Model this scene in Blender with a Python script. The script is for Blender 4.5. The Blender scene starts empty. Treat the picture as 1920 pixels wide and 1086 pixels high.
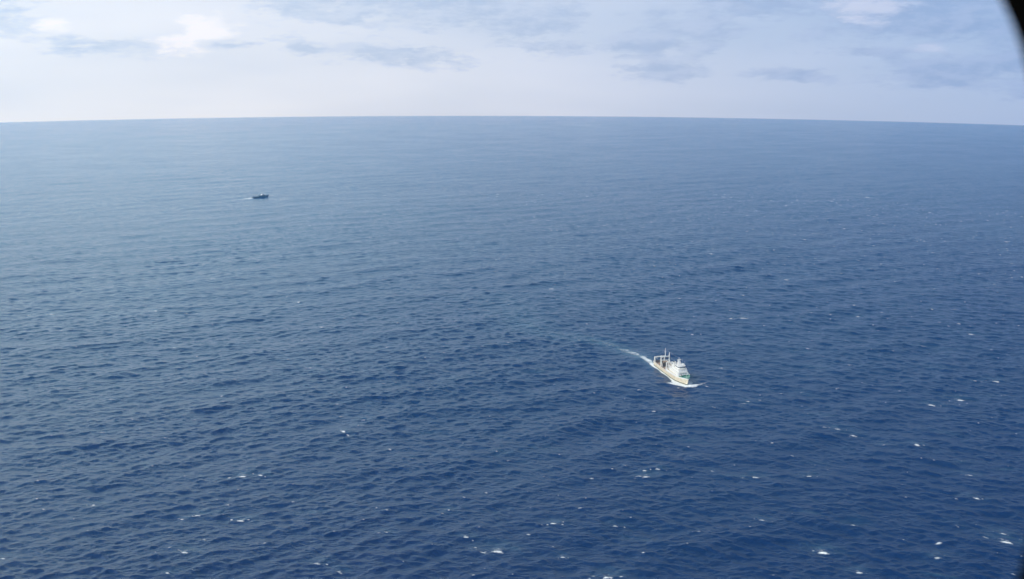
import bpy, bmesh, math, random
import numpy as np
from mathutils import Vector, Matrix

# ------------------------------------------------------------------ camera
scene = bpy.context.scene
C = scene.collection
H = 300.0                      # height of the aircraft above the water, metres
DIP = math.radians(3.8)        # dip of the horizon
RAD = 2 * H / math.tan(DIP) ** 2
PITCH = math.radians(13.42)
ROLL = math.radians(0.16)
FPX = 1920.0                   # focal length in pixels of the 1920 wide photograph

cam_d = bpy.data.cameras.new('camera')
cam_d.sensor_width = 36.0
cam_d.lens = 36.0 * FPX / 1920.0
cam_d.clip_start = 0.05
cam_d.clip_end = 60000.0
cam_d.dof.use_dof = True
cam_d.dof.focus_distance = 950.0
cam_d.dof.aperture_fstop = 5.0
cam = bpy.data.objects.new('camera', cam_d)
C.objects.link(cam)
fwd = Vector((0, math.cos(PITCH), -math.sin(PITCH)))
right = Vector((1, 0, 0))
up = right.cross(fwd)
r2 = right * math.cos(ROLL) + up * math.sin(ROLL)
u2 = -right * math.sin(ROLL) + up * math.cos(ROLL)
mat = Matrix((r2, u2, -fwd)).transposed().to_4x4()
mat.translation = Vector((0, 0, H))
cam.matrix_world = mat
scene.camera = cam


def pix_dir(px, py):
    v = fwd * FPX + r2 * (px - 960.0) + u2 * (543.0 - py)
    return v.normalized()


def ground(px, py):
    """point of the sea under a picture position: horizontal distance, azimuth, x, y, z"""
    d = pix_dir(px, py)
    o = Vector((0, 0, H + RAD))
    b = o.dot(d)
    c = o.dot(o) - RAD * RAD
    disc = b * b - c
    t = -b - math.sqrt(max(disc, 0.0))
    p = Vector((0, 0, H)) + d * t
    return p


# ------------------------------------------------------------------ world
SUN_AZ = math.radians(-116.0)   # from +Y, clockwise seen from above (negative is left)
SUN_EL = math.radians(38.0)
sun_dir = Vector((math.sin(SUN_AZ) * math.cos(SUN_EL), math.cos(SUN_AZ) * math.cos(SUN_EL), math.sin(SUN_EL)))

world = bpy.data.worlds.new("World")
scene.world = world
world.use_nodes = True
wt = world.node_tree
wt.nodes.clear()


class NB:
    """tiny helper that writes node expressions"""
    def __init__(self, nt):
        self.nt = nt

    def node(self, t, **kw):
        n = self.nt.nodes.new(t)
        for k, v in kw.items():
            setattr(n, k, v)
        return n

    def setin(self, sock, v):
        if isinstance(v, bpy.types.NodeSocket):
            self.nt.links.new(v, sock)
        elif v is not None:
            sock.default_value = v

    def m(self, op, a, b=None, c=None, clamp=False):
        n = self.node('ShaderNodeMath', operation=op, use_clamp=clamp)
        self.setin(n.inputs[0], a)
        self.setin(n.inputs[1], b)
        self.setin(n.inputs[2], c)
        return n.outputs[0]

    def vm(self, op, a, b=None, s=None):
        n = self.node('ShaderNodeVectorMath', operation=op)
        self.setin(n.inputs[0], a)
        if b is not None:
            self.setin(n.inputs[1], b)
        if s is not None:
            self.setin(n.inputs['Scale'], s)
        return n.outputs[0]

    def mix(self, f, a, b, blend='MIX'):
        n = self.node('ShaderNodeMix', data_type='RGBA', blend_type=blend)
        self.setin(n.inputs[0], f)
        self.setin(n.inputs[6], a)
        self.setin(n.inputs[7], b)
        return n.outputs[2]

    def smooth(self, x, lo, hi, a=0.0, b=1.0):
        n = self.node('ShaderNodeMapRange', interpolation_type='SMOOTHSTEP')
        self.setin(n.inputs[0], x)
        n.inputs[1].default_value = lo
        n.inputs[2].default_value = hi
        n.inputs[3].default_value = a
        n.inputs[4].default_value = b
        return n.outputs[0]

    def xyz(self, x, y, z):
        n = self.node('ShaderNodeCombineXYZ')
        self.setin(n.inputs[0], x); self.setin(n.inputs[1], y); self.setin(n.inputs[2], z)
        return n.outputs[0]

    def noise(self, vec, scale, detail=4.0, rough=0.5, dist=0.0):
        n = self.node('ShaderNodeTexNoise')
        self.setin(n.inputs['Vector'], vec)
        n.inputs['Scale'].default_value = scale
        n.inputs['Detail'].default_value = detail
        n.inputs['Roughness'].default_value = rough
        n.inputs['Distortion'].default_value = dist
        return n.outputs[0]


W = NB(wt)
tc = W.node('ShaderNodeTexCoord')
sep = W.node('ShaderNodeSeparateXYZ')
wt.links.new(tc.outputs['Generated'], sep.inputs[0])
dx, dy, dz = sep.outputs
# the horizon lies below eye level: the sky reaches down to it
zz = W.m('MAXIMUM', W.m('ADD', dz, math.sin(DIP) + 0.012), 0.004)
skyvec = W.vm('NORMALIZE', W.xyz(dx, dy, zz))
sky = W.node('ShaderNodeTexSky')
sky.sky_type = 'NISHITA'
sky.sun_disc = False
sky.sun_elevation = SUN_EL
sky.sun_rotation = SUN_AZ
sky.altitude = 100.0
sky.air_density = 1.0
sky.dust_density = 1.2
sky.ozone_density = 1.4
wt.links.new(skyvec, sky.inputs[0])
SKY_STRENGTH = 0.085
base = W.vm('SCALE', sky.outputs[0], None, SKY_STRENGTH)

az = W.m('ARCTAN2', dx, dy)
el = W.m('ARCSINE', dz)
ahead = W.smooth(az, -0.75, 0.75)            # 0 on the sun side, 1 away from it
elup = W.smooth(el, -0.06, 0.55)

# thin high veil that whitens the sky, thicker on the sun side and low down
veil_n = W.noise(W.xyz(W.m('MULTIPLY', az, 2.0), W.m('MULTIPLY', el, 11.0), 0.0), 1.3, 3.0, 0.5)
veil_f = W.m('MULTIPLY', W.smooth(veil_n, 0.2, 0.8, 0.75, 1.0),
             W.m('MULTIPLY', W.smooth(az, -0.7, 0.6, 0.97, 0.80), W.smooth(el, 0.02, 0.5, 1.0, 0.15)))
veil_c = W.mix(ahead, (2.05, 1.64, 1.10, 1), (0.82, 0.76, 0.83, 1))
veil_c = W.vm('SCALE', veil_c, None, W.smooth(el, -0.07, 0.22, 1.28, 1.0))
c0 = W.mix(veil_f, base, veil_c)

# added unseen bright band above the frame, lightens the sea's reflection, strongest at left
added_band = W.m('MULTIPLY', W.smooth(el, 0.10, 0.25), W.smooth(el, 0.22, 0.56, 1.0, 0.0))
added_band = W.m('MULTIPLY', added_band, W.smooth(W.noise(skyvec, 2.2, 4.0, 0.55), 0.3, 0.65, 0.6, 1.0))
added_band_c = W.vm('SCALE', W.mix(ahead, (1.30, 2.05, 2.15, 1), (0.08, 1.0, 1.75, 1)), None, W.smooth(az, -0.9, 0.75, 2.0, 0.15))
c0 = W.vm('ADD', c0, W.vm('SCALE', added_band_c, None, added_band))

# cloud patches: (pixel x, pixel y, half width, half height) become directions in the sky
warp1 = W.noise(W.xyz(W.m('MULTIPLY', az, 9.0), W.m('MULTIPLY', el, 26.0), 0.3), 2.0, 6.0, 0.62)
warp2 = W.noise(W.xyz(W.m('MULTIPLY', az, 9.0), W.m('MULTIPLY', el, 34.0), 7.3), 5.0, 5.0, 0.6)
wsum = W.m('ADD', W.m('MULTIPLY', W.m('SUBTRACT', warp1, 0.5), 4.2), W.m('MULTIPLY', W.m('SUBTRACT', warp2, 0.5), 2.4))
warp1b = W.noise(W.xyz(W.m('MULTIPLY', W.m('SUBTRACT', az, 0.008), 9.0), W.m('MULTIPLY', W.m('ADD', el, 0.006), 26.0), 0.3), 2.0, 6.0, 0.62)
relief = W.smooth(W.m('SUBTRACT', warp1, warp1b), -0.12, 0.16)


def blobs(lst):
    acc = None
    for px, py, w, h in lst:
        d = pix_dir(px, py)
        a0 = math.atan2(d.x, d.y)
        e0 = math.asin(d.z)
        ax = W.m('DIVIDE', W.m('SUBTRACT', az, a0), w / FPX)
        ey = W.m('DIVIDE', W.m('SUBTRACT', el, e0), h / FPX)
        r = W.m('SQRT', W.m('ADD', W.m('MULTIPLY', ax, ax), W.m('MULTIPLY', ey, ey)))
        v = W.m('SUBTRACT', 1.0, r)
        acc = v if acc is None else W.m('MAXIMUM', acc, v)
    return acc


grey = blobs([(5, 34, 70, 34), (800, 8, 260, 44), (985, 36, 110, 40), (1420, 4, 170, 60), (1700, 20, 300, 60), (1300, 40, 90, 40), (1220, 84, 72, 26), (1240, 132, 70, 18),
              (775, 108, 120, 20), (1060, 88, 80, 12), (225, 86, 120, 18), (590, 92, 55, 12), (1480, 14, 230, 48), (1740, 42, 210, 42), (430, 84, 80, 10),
              (1830, 128, 190, 36), (1890, 50, 120, 60), (1490, 140, 90, 12), (1640, 98, 110, 12)])
bright = blobs([(380, 55, 60, 32), (340, 78, 70, 22), (1600, 14, 70, 26), (1750, 92, 40, 12), (95, 45, 30, 12)])
gm = W.smooth(W.m('ADD', grey, wsum), -0.3, 0.7)
bm_ = W.smooth(W.m('ADD', bright, wsum), -0.25, 0.9)
# scattered clouds over the rest of the sky
high = W.noise(W.vm('MULTIPLY', skyvec, (1.0, 1.0, 3.5)), 2.6, 7.0, 0.58)
hm = W.m('MULTIPLY', W.smooth(high, 0.50, 0.68), W.smooth(el, 0.06, 0.2))
grey_c = W.mix(ahead, (1.36, 1.18, 0.90, 1), (0.54, 0.50, 0.61, 1))
bright_c = W.mix(ahead, (2.75, 2.15, 1.45, 1), (1.08, 0.95, 0.98, 1))
grey_c = W.mix(W.m('MULTIPLY', relief, 0.7), grey_c, W.mix(ahead, (1.95, 1.62, 1.15, 1), (0.86, 0.80, 0.90, 1)))
c1 = W.mix(W.m('MULTIPLY', gm, 0.85), c0, grey_c)
c2 = W.mix(W.m('MULTIPLY', bm_, 0.85), c1, bright_c)
c3 = W.mix(W.m('MULTIPLY', hm, 0.3), c2, W.mix(ahead, (0.75, 0.78, 0.85, 1), (0.25, 0.36, 0.62, 1)))
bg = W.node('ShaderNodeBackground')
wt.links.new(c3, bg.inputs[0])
bg.inputs[1].default_value = 1.0
wo = W.node('ShaderNodeOutputWorld')
wt.links.new(bg.outputs[0], wo.inputs[0])
world.cycles.sampling_method = 'MANUAL'
world.cycles.sample_map_resolution = 1024

# ------------------------------------------------------------------ sun
sd = bpy.data.lights.new('sun', 'SUN')
sd.energy = 4.0
sd.angle = math.radians(0.53)
sd.color = (1.0, 0.94, 0.84)
so = bpy.data.objects.new('sun', sd)
so.rotation_euler = sun_dir.to_track_quat('Z', 'Y').to_euler()
so.location = (0, 0, 500)
C.objects.link(so)

vs = scene.view_settings
vs.view_transform = 'Standard'
vs.look = 'None'
vs.exposure = 0.0
vs.gamma = 1.0
vs.use_curve_mapping = False
scene.cycles.use_denoising = True
scene.cycles.max_bounces = 6
scene.cycles.volume_bounces = 3
scene.cycles.transparent_max_bounces = 16
scene.cycles.use_adaptive_sampling = True
scene.cycles.adaptive_threshold = 0.01


# ------------------------------------------------------------------ ids
def tag(o, label=None, cat=None, group=None, kind=None):
    if label: o['label'] = label
    if cat: o['category'] = cat
    if group: o['group'] = group
    if kind: o['kind'] = kind
    return o


def empty(name, label, cat, loc=(0, 0, 0), group=None):
    o = bpy.data.objects.new(name, None)
    C.objects.link(o)
    o.location = loc
    return tag(o, label, cat, group)


# ------------------------------------------------------------------ ocean
rng = np.random.default_rng(11)


def wave_tile(n, L, lmin, lmax, crest_deg, spread, seed, peak=None, power=-2.0):
    """periodic random sea: height and horizontal displacement, crests lie along crest_deg
    (angle from +X towards +Y).  Returned with unit rms slope."""
    g = np.random.default_rng(seed)
    k1 = np.fft.fftfreq(n, L / n) * 2 * np.pi
    kx, ky = np.meshgrid(k1, k1, indexing='ij')
    k = np.hypot(kx, ky)
    k[0, 0] = 1.0
    lam = 2 * np.pi / k
    band = (lam >= lmin) & (lam <= lmax)
    a = np.zeros_like(k)
    a[band] = k[band] ** power
    if peak:
        a *= np.exp(-0.5 * (np.log(lam / peak) / 0.45) ** 2)
    prop = math.radians(crest_deg - 90.0)
    ang = np.arctan2(ky, kx)
    cs = np.abs(np.cos(ang - prop))
    a *= cs ** spread
    a[0, 0] = 0
    ph = g.normal(size=(n, n)) + 1j * g.normal(size=(n, n))
    hk = a * ph
    h = np.fft.ifft2(hk).real
    sx = np.fft.ifft2(1j * kx * hk).real
    sy = np.fft.ifft2(1j * ky * hk).real
    ddx = np.fft.ifft2(1j * kx / k * hk).real
    ddy = np.fft.ifft2(1j * ky / k * hk).real
    s = math.sqrt((sx ** 2 + sy ** 2).mean())
    return [f.astype(np.float32) / s for f in (h, ddx, ddy)]


def sample(tile, L, x, y, rot):
    n = tile[0].shape[0]
    c, s = math.cos(rot), math.sin(rot)
    u = (x * c + y * s) / L * n
    v = (-x * s + y * c) / L * n
    iu = np.floor(u); iv = np.floor(v)
    fu = (u - iu).astype(np.float32); fv = (v - iv).astype(np.float32)
    iu = iu.astype(np.int64) % n; iv = iv.astype(np.int64) % n
    iu1 = (iu + 1) % n; iv1 = (iv + 1) % n
    out = []
    for f in tile:
        out.append(f[iu, iv] * (1 - fu) * (1 - fv) + f[iu1, iv] * fu * (1 - fv) + f[iu, iv1] * (1 - fu) * fv + f[iu1, iv1] * fu * fv)
    h, du, dv = out
    return h, du * c - dv * s, du * s + dv * c


# rings of the sea, spaced evenly as seen from above at a slant; sectors finer ahead
q = np.arange(1024 * H / 380.0, 1024 * H / 9280.0, -0.42)
rings = np.concatenate([np.linspace(2.0, 372.0, 34), 1024 * H / q])
fine = np.linspace(-33.0, 33.0, 1500)
coarse = np.linspace(33.0, 327.0, 150)[1:-1]
angs = np.radians(np.concatenate([fine, coarse]))
NR, NA = len(rings), len(angs)
Rg = rings[:, None].astype(np.float64)
Ag = angs[None, :]
X = Rg * np.sin(Ag)
Y = Rg * np.cos(Ag)
dr = np.gradient(rings)[:, None]
da = np.empty(NA)
da[:-1] = np.diff(angs)
da[-1] = math.radians(360.0) + angs[0] - angs[-1]
sp = np.maximum(dr * 0.75, Rg * da[None, :])     # local spacing of the sheet


def fade(lmin):
    return np.clip(1.6 - sp * 1.5 / lmin, 0, 1).astype(np.float32)


Z = np.zeros_like(X, dtype=np.float32)
DX = np.zeros_like(Z)
DY = np.zeros_like(Z)
chop = np.zeros_like(Z)
bands = [
    # tile args,                                   L,   slope, chop, rotation, lmin for fade
    ((512, 1130.0, 35.0, 200.0, 30.0, 6.0, 3, 62.0), 1130.0, 0.042, 1.0, 0.0, 45.0, 0),
    ((512, 787.0, 12.0, 60.0, 27.0, 4.0, 4, 23.0), 787.0, 0.056, 1.0, 0.0, 16.0, -1),
    ((512, 743.0, 12.0, 60.0, -19.0, 4.0, 14, 22.0), 743.0, 0.056, 1.0, 0.0, 16.0, 1),
    ((512, 431.0, 5.0, 18.0, 22.0, 1.6, 5), 431.0, 0.125, 0.9, 0.35, 6.0, -1),
    ((512, 397.0, 5.0, 18.0, -15.0, 1.6, 15), 397.0, 0.125, 0.9, 0.35, 6.0, 1),
    ((512, 197.0, 1.8, 7.0, -8.0, 1.0, 6), 197.0, 0.125, 0.8, -0.22, 2.4, 0),
]
gust = None
# one wave train rules on the left, another crosses it on the right
east = np.clip(0.5 + (X - 0.02 * Y) / np.maximum(np.abs(Y), 250.0) / 0.62, 0, 1)
east = east * east * (3 - 2 * east)
# gusts roughen the short waves in patches and leave calmer lanes between them
gt = wave_tile(256, 1900.0, 70.0, 700.0, 20.0, 0.6, 77, None, -1.2)
gs = sample(gt, 1900.0, X, Y, 0.5)[0]
gust = np.clip(1.0 + 0.11 * gs / gs.std(), 0.45, 1.6).astype(np.float32)
for targs, L, slope, ch, rot, lmin, side in bands:
    a = list(targs)
    t = wave_tile(a[0], a[1], a[2], a[3], a[4] - math.degrees(rot), a[5], a[6], a[7] if len(a) > 7 else None)
    h, ddx, ddy = sample(t, L, X, Y, rot)
    f = (fade(lmin) if lmin > 20 or lmin < 5 else np.maximum(fade(lmin), np.float32(0.8))) * slope
    if lmin < 10:
        f = f * gust
    if side:
        f = f * np.sqrt(np.clip(east if side > 0 else 1 - east, 0.10, 1)).astype(np.float32)
    if lmin > 10:
        f = f / (1.0 + (Rg / 2600.0) ** 2).astype(np.float32)
    Z += h * f
    DX += ddx * f * ch
    DY += ddy * f * ch
    if lmin < 20:
        chop += h * f

# ------------------------------------------------------------------ foam on the water
FOAM = np.zeros_like(Z)
AER = np.zeros_like(Z)
log_r = rings


def window(cx, cy, rad):
    r = math.hypot(cx, cy)
    a = math.atan2(cx, cy)
    i0 = np.searchsorted(rings, r - rad)
    i1 = np.searchsorted(rings, r + rad)
    j0 = np.searchsorted(angs[:1500], a - rad / r)
    j1 = np.searchsorted(angs[:1500], a + rad / r)
    return slice(i0, max(i1, i0 + 2)), slice(j0, max(j1, j0 + 2))


def snap(cx, cy, rad=5.0):
    a, b = window(cx, cy, rad)
    zz_ = chop[a, b]
    if zz_.size == 0:
        return cx, cy
    i, j = np.unravel_index(np.argmax(zz_), zz_.shape)
    return X[a, b][i, j], Y[a, b][i, j]


def stamp(cx, cy, length, width, ang, strength=1.0, arr=None):
    arr = FOAM if arr is None else arr
    a, b = window(cx, cy, length * 1.6 + width)
    x = X[a, b] - cx
    y = Y[a, b] - cy
    c, s = math.cos(ang), math.sin(ang)
    u = (x * c + y * s) / length
    v = (-x * s + y * c) / width + 0.35 * u * u
    g = strength * np.exp(-(u * u + v * v) * 1.4)
    arr[a, b] = np.maximum(arr[a, b], g)


rnd = random.Random(5)


def whitecap(cx, cy, size, strength=1.0):
    cx, cy = snap(cx, cy, 3.5)
    ang = math.radians(rnd.gauss(-14, 16))
    stamp(cx, cy, size, size * 0.36 + 0.35, ang, strength)
    for k in range(rnd.randint(1, 4)):
        d = rnd.uniform(0.8, 2.6) * size
        s_ = rnd.choice([-1, 1])
        stamp(cx + s_ * d * math.cos(ang), cy + s_ * d * math.sin(ang) + rnd.uniform(-1, 1) * size * .7,
              size * rnd.uniform(.25, .6), size * .2 + .3, ang + rnd.uniform(-.3, .3), strength * rnd.uniform(.5, .85))
    # old foam left behind on the back of the wave
    stamp(cx, cy + size * .8, size * 1.6, size * .9, ang, 0.42 * strength)
    stamp(cx + size * .5, cy + size * 1.6, size * 3.4, size * 1.8, ang, 0.30 * strength, AER)


CAPS = [(1895, 1015, 3.6, 1.1), (1870, 1000, 2.6, .8), (1553, 1041, 3.0, 1.15), (940, 1033, 3.4, 1.1), (870, 1015, 1.8, 1), (893, 1022, 1.2, .9),
        (642, 816, 2.4, 1.15), (672, 792, 1.8, .85), (665, 800, 1.3, .8), (462, 897, 2.6, 1.1), (480, 892, 1.8, 1), (100, 588, 3.4, .9), (58, 592, 1.6, .9),
        (82, 591, 2.2, .7), (290, 585, 2.2, 1), (345, 588, 3, .6), (373, 588, 2.2, .8), (553, 568, 2.2, 1.1), (600, 613, 2.0, 1), (490, 614, 1.5, .8), (446, 978, 2.2, 1.05),
        (330, 973, 1.4, .8), (368, 965, 2.4, .85), (333, 655, 2.4, .75), (1390, 597, 3.6, 1.2), (1478, 526, 2.6, 1), (1035, 542, 3.0, .9), (1390, 555, 2, .8), (1750, 762, 2.8, 1.15),
        (1797, 751, 3.4, 1), (1729, 840, 2.2, 1.1), (1823, 628, 2.8, 1), (1215, 895, 3.2, .95), (1190, 894, 1.8, .85), (1243, 885, 1.8, .9), (1425, 895, 2.6, .95), (1520, 894, 2.4, .9),
        (1400, 755, 2.6, .75), (1388, 757, 1.6, .85), (1430, 753, 1.8, .7), (1875, 718, 3, .95), (1822, 715, 2.2, .8), (1612, 983, 2.6, .85), (1038, 982, 2.2, .95), (1045, 1048, 1.6, .9),
        (1140, 1078, 3.0, 1), (1615, 1074, 2.2, 1), (1745, 1050, 2.6, .85), (172, 945, 1.8, .8), (200, 748, 2.4, .7), (200, 810, 2.4, .7), (952, 650, 2.4, .8), (578, 690, 2.4, .75), (1625, 371, 4.5, .9),
        (1605, 592, 2.2, .95), (1558, 590, 1.6, .8), (1565, 803, 3.0, .85), (1610, 818, 3, .8), (1648, 835, 1.8, .8), (1420, 980, 2, .8), (1165, 985, 1.8, .9), (1825, 890, 2.4, .8), (1840, 943, 2.4, .9),
        (340, 1034, 2.4, .95), (605, 1062, 2.2, .85), (632, 1075, 2, .8), (318, 1076, 1.4, .9), (715, 1000, 1.4, .8), (15, 1045, 1.8, .9), (850, 960, 1.5, .8), (1340, 882, 1.4, .8), (1738, 650, 3, .7),
        (1900, 495, 3, .6), (870, 463, 6, .5), (860, 463, 3, .6), (655, 490, 5, .45), (475, 484, 2.5, .7), (1310, 440, 4, .35), (1750, 580, 2, .85), (1740, 550, 3, .5), (1495, 735, 2.2, .6), (1553, 806, 2, .7),
        (1355, 690, 2.6, .75), (1360, 718, 2.4, .6), (940, 850, 1.3, .8), (825, 960, 1.6, .6), (770, 860, 1.4, .6), (395, 905, 1.4, .5), (265, 870, 1.8, .5), (1110, 690, 2, .55), (1295, 815, 1.6, .5),
        (1655, 665, 2.2, .6), (1585, 640, 2.6, .55), (1210, 560, 3, .5), (912, 566, 2.2, .6), (740, 608, 2.2, .6), (620, 740, 2.2, .6), (700, 760, 1.8, .5), (1530, 870, 2.2, .5), (1790, 990, 2.0, .6), (1445, 735, 1.6, .5)]
for px, py, s_, st in CAPS:
    p = ground(px, py)
    whitecap(p.x, p.y, s_ * 1.45 * max(1.0, (p.y / 850.0) ** 0.8), st * 1.08)
for k in range(3400):
    a = rnd.uniform(-31, 31)
    r = math.sqrt(rnd.uniform(430 ** 2, 2300 ** 2))
    a = math.radians(a)
    cx, cy = snap(r * math.sin(a), r * math.cos(a), 5.5)
    side = 0.5 + 0.5 * math.sin(a) / 0.5
    sz = (0.8 + 1.9 * rnd.random() ** 2.5) * (0.75 + math.hypot(cx, cy) / 1500)
    stamp(cx, cy, sz, sz * 0.4 + 0.4, math.radians(rnd.gauss(-10, 18)), rnd.uniform(.32, .80) + .22 * side)

for k in range(420):
    a = math.radians(rnd.uniform(-31, 31))
    r = math.sqrt(rnd.uniform(430 ** 2, 2300 ** 2))
    ln = rnd.uniform(5, 16) * (0.6 + r / 1500)
    stamp(r * math.sin(a), r * math.cos(a), ln, ln * rnd.uniform(.16, .34), math.radians(rnd.gauss(18 if a < 0 else -16, 16)), rnd.uniform(.2, .45), AER)
    stamp(r * math.sin(a), r * math.cos(a), ln * .8, ln * .10 + .5, math.radians(rnd.gauss(18 if a < 0 else -16, 16)), rnd.uniform(.18, .36))

# breaking crests found from the shape of the sea itself
cz = chop / (chop[200:600, :1500].std() + 1e-6)
FOAM = np.maximum(FOAM, np.clip((cz - 3.05) * 0.55, 0, 0.62) * (Rg < 2600))

# where the trawler lies
P_STERN = ground(1235.7, 683.4)
P_BOW = ground(1290.5, 724.5)
ship_v = Vector((P_BOW.x - P_STERN.x, P_BOW.y - P_STERN.y))
SHIP_L = ship_v.length
ship_a = math.atan2(ship_v.y, ship_v.x)
print('SHIP length', SHIP_L, 'dist', P_STERN.length, 'heading', math.degrees(ship_a))


def ship_xy(x, y):
    c, s = math.cos(ship_a), math.sin(ship_a)
    return P_STERN.x + x * c - y * s, P_STERN.y + x * s + y * c


BEAM = 7.0


def half_beam(x):
    t = x / SHIP_L
    if t < 0.62:
        return BEAM
    u = min((t - 0.62) / 0.38, 1.0)
    return BEAM * (1 - u ** 2.3)


# foam sheath along the hull, bow wave and wake (ship coordinates of the sheet)
a_, b_ = window(P_STERN.x * .5 + P_BOW.x * .5, P_STERN.y * .5 + P_BOW.y * .5, 330.0)
xs = X[a_, b_] - P_STERN.x
ys = Y[a_, b_] - P_STERN.y
c, s = math.cos(ship_a), math.sin(ship_a)
sx_ = xs * c + ys * s
sy_ = -xs * s + ys * c
# wobble from the waves themselves so the foam is ragged
wob = chop[a_, b_] / (chop[200:600, :1500].std() + 1e-6)
hb = np.where(sx_ / SHIP_L < .62, BEAM, BEAM * (1 - np.clip((sx_ / SHIP_L - .62) / .38, 0, 1) ** 2.3))
hbw = hb * 0.86
# distance outside the hull
out_s = np.abs(sy_) - hbw
along = np.clip((SHIP_L - sx_) / SHIP_L, 0, 1.3)
inside = (sx_ > -4) & (sx_ < SHIP_L + 3)
star = sy_ < 0
wid = np.where(star, 1.3 + 6.2 * np.exp(-((sx_ - (SHIP_L - 8)) / 11.0) ** 2) + 1.0 * np.exp(-((sx_ - 2) / 9.0) ** 2) + 0.9 * np.exp(-((sx_ - 24) / 7.0) ** 2),
               0.7 + 2.6 * np.exp(-((sx_ - (SHIP_L - 6)) / 9.0) ** 2))
shf = np.clip(1.55 - out_s / (wid * (1 + 0.22 * wob)), 0, 1.25) * inside
shf[out_s < -5] *= 1
FO = FOAM[a_, b_]
FO = np.maximum(FO, shf)
# pushed water ahead of the stem
bowd = np.hypot((sx_ - SHIP_L - 0.2) / 3.4, (sy_ - 3.0) / 7.5)
FO = np.maximum(FO, np.clip(1.6 - bowd * 1.2, 0, 1.2))
# white arm of the bow wave thrown out on the port side, then breaking up as it runs off
FOd = np.clip(sy_, 0, 60)
centre = SHIP_L + 1.5 - 0.05 * FOd - 0.012 * FOd ** 2
arm = np.exp(-((sx_ - centre) / (0.9 + 0.03 * FOd)) ** 2) * (sy_ > 1) * np.clip(1.35 - FOd / 20.0, 0, 1.2)
FO = np.maximum(FO, arm * (0.95 + 0.18 * wob))
centre2 = SHIP_L + 2.5 - 0.42 * FOd
arm2 = np.exp(-((sx_ - centre2) / 1.8) ** 2) * (FOd > 8) * np.clip(1.0 - FOd / 46.0, 0, 1)
FO = np.maximum(FO, np.clip(arm2 * (0.8 + 0.42 * wob), 0, 1))
# starboard arm lies along the side and trails aft
FOs = np.clip(-sy_, 0, 60)
centre3 = SHIP_L - 2.0 - 2.1 * FOs
arm3 = np.exp(-((sx_ - centre3) / 3.5) ** 2) * (FOs > 3) * np.clip(0.9 - FOs / 30.0, 0, 1)
FO = np.maximum(FO, np.clip(arm3 * (0.5 + 0.4 * wob), 0, .9))
# stern wake, bending away to the port quarter
ast = np.clip(-sx_, 0, 330)
wpts = []
for px, py in ((1224, 681), (1196, 666), (1160, 652), (1100, 636), (1000, 620)):
    g_ = ground(px, py)
    gx, gy = g_.x - P_STERN.x, g_.y - P_STERN.y
    wpts.append((max(-(gx * c + gy * s), 0.0), -gx * s + gy * c))
print('wake', wpts)
wc = np.interp(ast, [p_[0] for p_ in wpts], [p_[1] for p_ in wpts])
ww = 3.0 + 0.07 * ast
wk = np.exp(-((sy_ - wc) / ww) ** 2) * (sx_ < 2)
FO = np.maximum(FO, np.clip(wk * (0.50 * np.exp(-ast / 26.0) + 0.52 * np.exp(-ast / 130.0)) * (1.0 + 0.18 * wob), 0, 1.1))
ww2 = 7.0 + 0.11 * ast
wk2 = np.exp(-((sy_ - wc) / ww2) ** 2) * (sx_ < 8)
AE = np.clip(wk2 * (0.6 * np.exp(-ast / 80.0) + 0.55 * np.exp(-ast / 300.0)), 0, 1)
AE = np.maximum(AE, np.exp(-np.clip(out_s, 0, 99) / 3.5) * inside * .8)
FOAM[a_, b_] = np.where(FO > FOAM[a_, b_], FO * 1.3, FO)
AER[a_, b_] = np.maximum(AER[a_, b_], AE)
# calm the water right at the hull so that no wave runs over the deck
calm = 1 - 0.75 * np.exp(-np.clip(out_s, 0, 99) / 6.0) * inside
Z[a_, b_] *= calm.astype(np.float32)
Z[a_, b_] += (0.9 * np.clip(1.2 - bowd, 0, 1) + 0.7 * np.clip(arm, 0, 1)).astype(np.float32)

# the pale patch of stirred water to the right of the ship's bow
p = ground(1325, 788)
stamp(p.x, p.y, 4.0, 5.5, 0.2, 0.62, AER)
stamp(p.x, p.y, 2.2, 2.6, 0.2, 0.40)

# wake of the far patrol boat
F_STERN = ground(473.0, 371.5)
F_BOW = ground(504.5, 368.4)
fv = Vector((F_BOW.x - F_STERN.x, F_BOW.y - F_STERN.y))
FAR_L = fv.length
far_a = math.atan2(fv.y, fv.x)
print('FAR length', FAR_L, 'dist', F_STERN.length, 'heading', math.degrees(far_a))
a_, b_ = window(F_STERN.x, F_STERN.y, 140.0)
xs = X[a_, b_] - F_STERN.x
ys = Y[a_, b_] - F_STERN.y
c, s = math.cos(far_a), math.sin(far_a)
fx = xs * c + ys * s
fy = -xs * s + ys * c
ast = np.clip(-fx, 0, 200)
wk = np.exp(-((fy) / (6.5 + .06 * ast)) ** 2) * (fx < 1) * (1.5 * np.exp(-ast / 16.0) + 0.45 * np.exp(-ast / 70.0))
wk = np.maximum(wk, .55 * np.exp(-((np.abs(fy) - 3.2) / 1.5) ** 2) * (fx > 0) * (fx < FAR_L * .9))
FOAM[a_, b_] = np.maximum(FOAM[a_, b_], wk)
AER[a_, b_] = np.maximum(AER[a_, b_], np.clip(wk * 1.2, 0, 1))

XX = X + DX
YY = Y + DY
ZZ = Z - (Rg ** 2) / (2 * RAD)
verts = np.stack([XX, YY, ZZ.astype(np.float64)], axis=-1).reshape(-1, 3)
verts = np.concatenate([verts, [[0, 0, 0]]]).astype(np.float32)
i = np.arange(NR - 1)[:, None]
j = np.arange(NA)[None, :]
j1 = (j + 1) % NA
quads = np.stack([i * NA + j, i * NA + j1, (i + 1) * NA + j1, (i + 1) * NA + j], axis=-1).reshape(-1, 4)
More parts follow.
